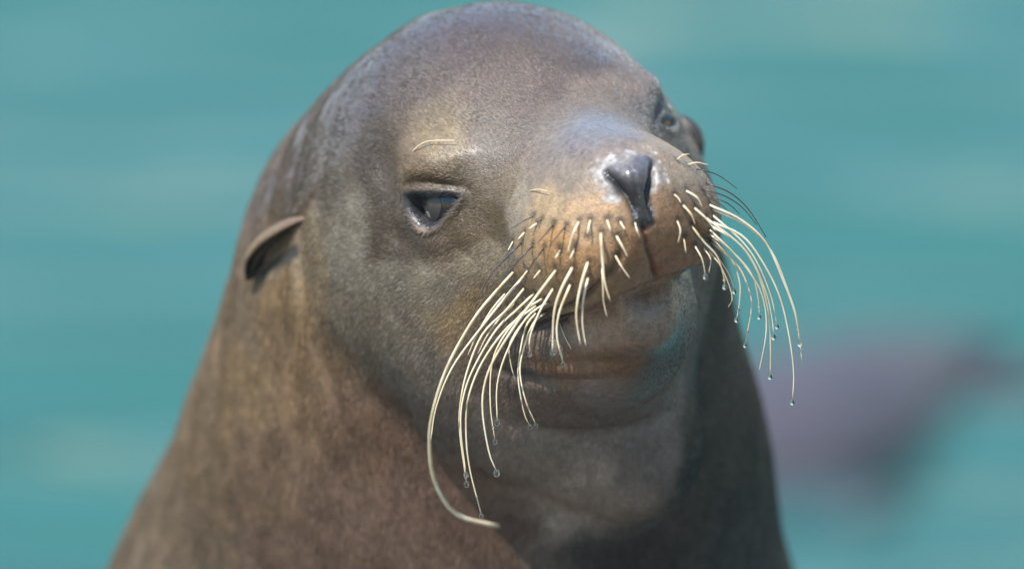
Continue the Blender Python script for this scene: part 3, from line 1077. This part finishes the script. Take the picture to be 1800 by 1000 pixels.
gx = stretched(-150, 150, -1.2, 1.2, .02, 40); gy = stretched(-60, 260, .2, 8.5, .014, 40)
GX, GY = np.meshgrid(gx, gy, indexing='ij')
wr = np.random.default_rng(33)
GZ = np.zeros_like(GX)
fade = np.exp(-np.maximum(np.hypot(GX, GY - 4) - 5, 0) / .8)
for k in range(18):
    big = k < 9
    lam = (.22 * 1.09 ** k if big else .10 * 1.05 ** (k - 9)) * wr.uniform(.92, 1.08)
    th = math.radians(93) + wr.normal() * (.24 if big else .8)
    amp = (.118 if big else .012) * lam / (2 * math.pi)
    GZ += amp * np.sin(2 * math.pi / lam * (GX * math.cos(th) + GY * math.sin(th)) + wr.uniform(0, 6.28))
GZ *= fade
ni, nj = GX.shape
idx = np.arange(ni * nj).reshape(ni, nj)
wf = np.stack([idx[:-1, :-1], idx[1:, :-1], idx[1:, 1:], idx[:-1, 1:]], -1).reshape(-1, 4)
t = NT('pool_water')
t.t.nodes.remove(t.b)
fr = t.n('ShaderNodeFresnel', i_IOR=1.333)
gl = t.n('ShaderNodeBsdfGlossy', i_Roughness=.03)
tr = t.n('ShaderNodeBsdfTransparent'); tr.inputs['Color'].default_value = (.62, .86, .86, 1)
df = t.n('ShaderNodeBsdfDiffuse'); df.inputs['Color'].default_value = (.05, .145, .14, 1)
mu = t.n('ShaderNodeMixShader', i_Fac=.45)
t.l(tr.outputs[0], mu.inputs[1]); t.l(df.outputs[0], mu.inputs[2])
ms = t.n('ShaderNodeMixShader')
t.l(fr.outputs[0], ms.inputs[0]); t.l(mu.outputs[0], ms.inputs[1]); t.l(gl.outputs[0], ms.inputs[2])
t.l(ms.outputs[0], t.out.inputs['Surface'])
water = mesh_obj('water', np.stack([GX, GY, GZ], -1).reshape(-1, 3), wf, t.m)
tag(water, 'rippled turquoise pool water behind the sea lion', None, None, 'structure')

t = NT('pool_floor')
n = t.n('ShaderNodeTexNoise', i_Scale=1.3, i_Detail=4.0)
r = t.n('ShaderNodeValToRGB')
r.color_ramp.elements[0].color = (.07, .225, .21, 1); r.color_ramp.elements[1].color = (.13, .32, .315, 1)
tc = t.n('ShaderNodeTexCoord'); t.l(tc.outputs['Object'], n.inputs['Vector'])
t.l(n.outputs['Fac'], r.inputs['Fac']); t.l(r.outputs['Color'], t.b.inputs['Base Color'])
t.set(Roughness=.8)
fl = mesh_obj('pool_floor', [(-200, -100, -1.6), (200, -100, -1.6), (200, 300, -1.6), (-200, 300, -1.6)], [(0, 1, 2, 3)], t.m, smooth=False)
tag(fl, 'pale turquoise pool floor under the water', None, None, 'structure')


t = NT('dark_concrete')
n = t.n('ShaderNodeTexNoise', i_Scale=9.0, i_Detail=7.0)
r = t.n('ShaderNodeValToRGB')
r.color_ramp.elements[0].color = (.03, .029, .028, 1); r.color_ramp.elements[1].color = (.08, .077, .07, 1)
tc = t.n('ShaderNodeTexCoord'); t.l(tc.outputs['Object'], n.inputs['Vector'])
t.l(n.outputs['Fac'], r.inputs['Fac']); t.l(r.outputs['Color'], t.b.inputs['Base Color'])
bp = t.n('ShaderNodeBump', i_Strength=.4, i_Distance=.01)
t.l(n.outputs['Fac'], bp.inputs['Height']); t.l(bp.outputs['Normal'], t.b.inputs['Normal'])
t.set(Roughness=.45)
hull = [(x, y, z) for x in (-6., 6.) for y, z in ((-6., -1.58), (.18, -1.58), (.18, .01), (.16, .03), (-6., .03))]
deck = mesh_obj('added_deck', hull, [(4, 3, 2, 1, 0), (5, 6, 7, 8, 9)] + [(i, (i + 1) % 5, 5 + (i + 1) % 5, 5 + i) for i in range(5)], t.m, smooth=False)  # unseen deck, added to cut bounce from the water and prop the body
tag(deck, 'added unseen dark concrete edge under the sea lion, cutting bounce light', None, None, 'structure')


def plane_hit(px, z):
    o = world((0, 0, CAMD)); d = world(ray_points(np.array([px], float), np.zeros(1))[0]) - o
    return o + d * ((z - o[2]) / d[2])


def swimmer():
    zz = -.004
    ax_ = [plane_hit(q, zz) for q in ((1000, 850), (1120, 840), (1280, 810), (1430, 765), (1560, 690), (1660, 640), (1760, 612))]
    A = spline(ax_, 40)
    rad = np.interp(np.linspace(0, 1, 40), np.linspace(0, 1, 7), [.03, .08, .10, .095, .075, .045, .014])
    vs = []; ns = 18
    for i, (p, r) in enumerate(zip(A, rad)):
        tg = A[min(i + 1, 39)] - A[max(i - 1, 0)]; tg /= np.linalg.norm(tg)
        b = np.cross(tg, (0, 0, 1)); b /= np.linalg.norm(b)
        for k in range(ns):
            a = 2 * math.pi * k / ns
            vs.append(p + b * math.cos(a) * r + np.array([0, 0, 1]) * (math.sin(a) * r * .75 - .0))
    fs = [(i * ns + k, i * ns + (k + 1) % ns, (i + 1) * ns + (k + 1) % ns, (i + 1) * ns + k) for i in range(39) for k in range(ns)]
    fs.append(tuple(range(ns))[::-1]); fs.append(tuple(39 * ns + k for k in range(ns)))
    t = NT('submerged_fur')
    n = t.n('ShaderNodeTexNoise', i_Scale=14.0, i_Detail=4.0)
    r = t.n('ShaderNodeValToRGB')
    r.color_ramp.elements[0].color = (.05, .048, .062, 1); r.color_ramp.elements[1].color = (.09, .083, .102, 1)
    t.l(n.outputs['Fac'], r.inputs['Fac']); t.l(r.outputs['Color'], t.b.inputs['Base Color'])
    t.set(Roughness=.5)
    e = bpy.data.objects.new('swimming_sea_lion', None); col.objects.link(e); e.location = A[20]
    tag(e, 'dark purplish sea lion swimming at the water surface, far out of focus', 'sea lion')
    mesh_obj('body', np.array(vs), fs, t.m, e)

    def flipper(p0, p1, w0, w1):
        P = spline([p0, (p0 + p1) / 2 + np.array([0, 0, -.02]), p1], 12); vs = []; m = 10
        for i, p in enumerate(P):
            u = i / 11
            tg = p1 - p0; tg = tg / np.linalg.norm(tg); b = np.cross(tg, (0, 0, 1))
            w = w0 + (w1 - w0) * u
            w *= math.sqrt(max(1 - max(u - .75, 0) ** 2 * 14, .05))
            for k in range(m):
                a = 2 * math.pi * k / m
                vs.append(p + b * math.cos(a) * w + np.array([0, 0, 1]) * math.sin(a) * .012)
        fs = [(i * m + k, i * m + (k + 1) % m, (i + 1) * m + (k + 1) % m, (i + 1) * m + k) for i in range(11) for k in range(m)]
        fs.append(tuple(range(m))[::-1]); fs.append(tuple(11 * m + k for k in range(m)))
        mesh_obj('flipper', np.array(vs), fs, t.m, e)
    flipper(plane_hit((1370, 850), zz), plane_hit((1560, 900), zz + .01), .07, .05)
    flipper(plane_hit((1700, 630), zz), plane_hit((1860, 650), zz), .03, .05)


swimmer()
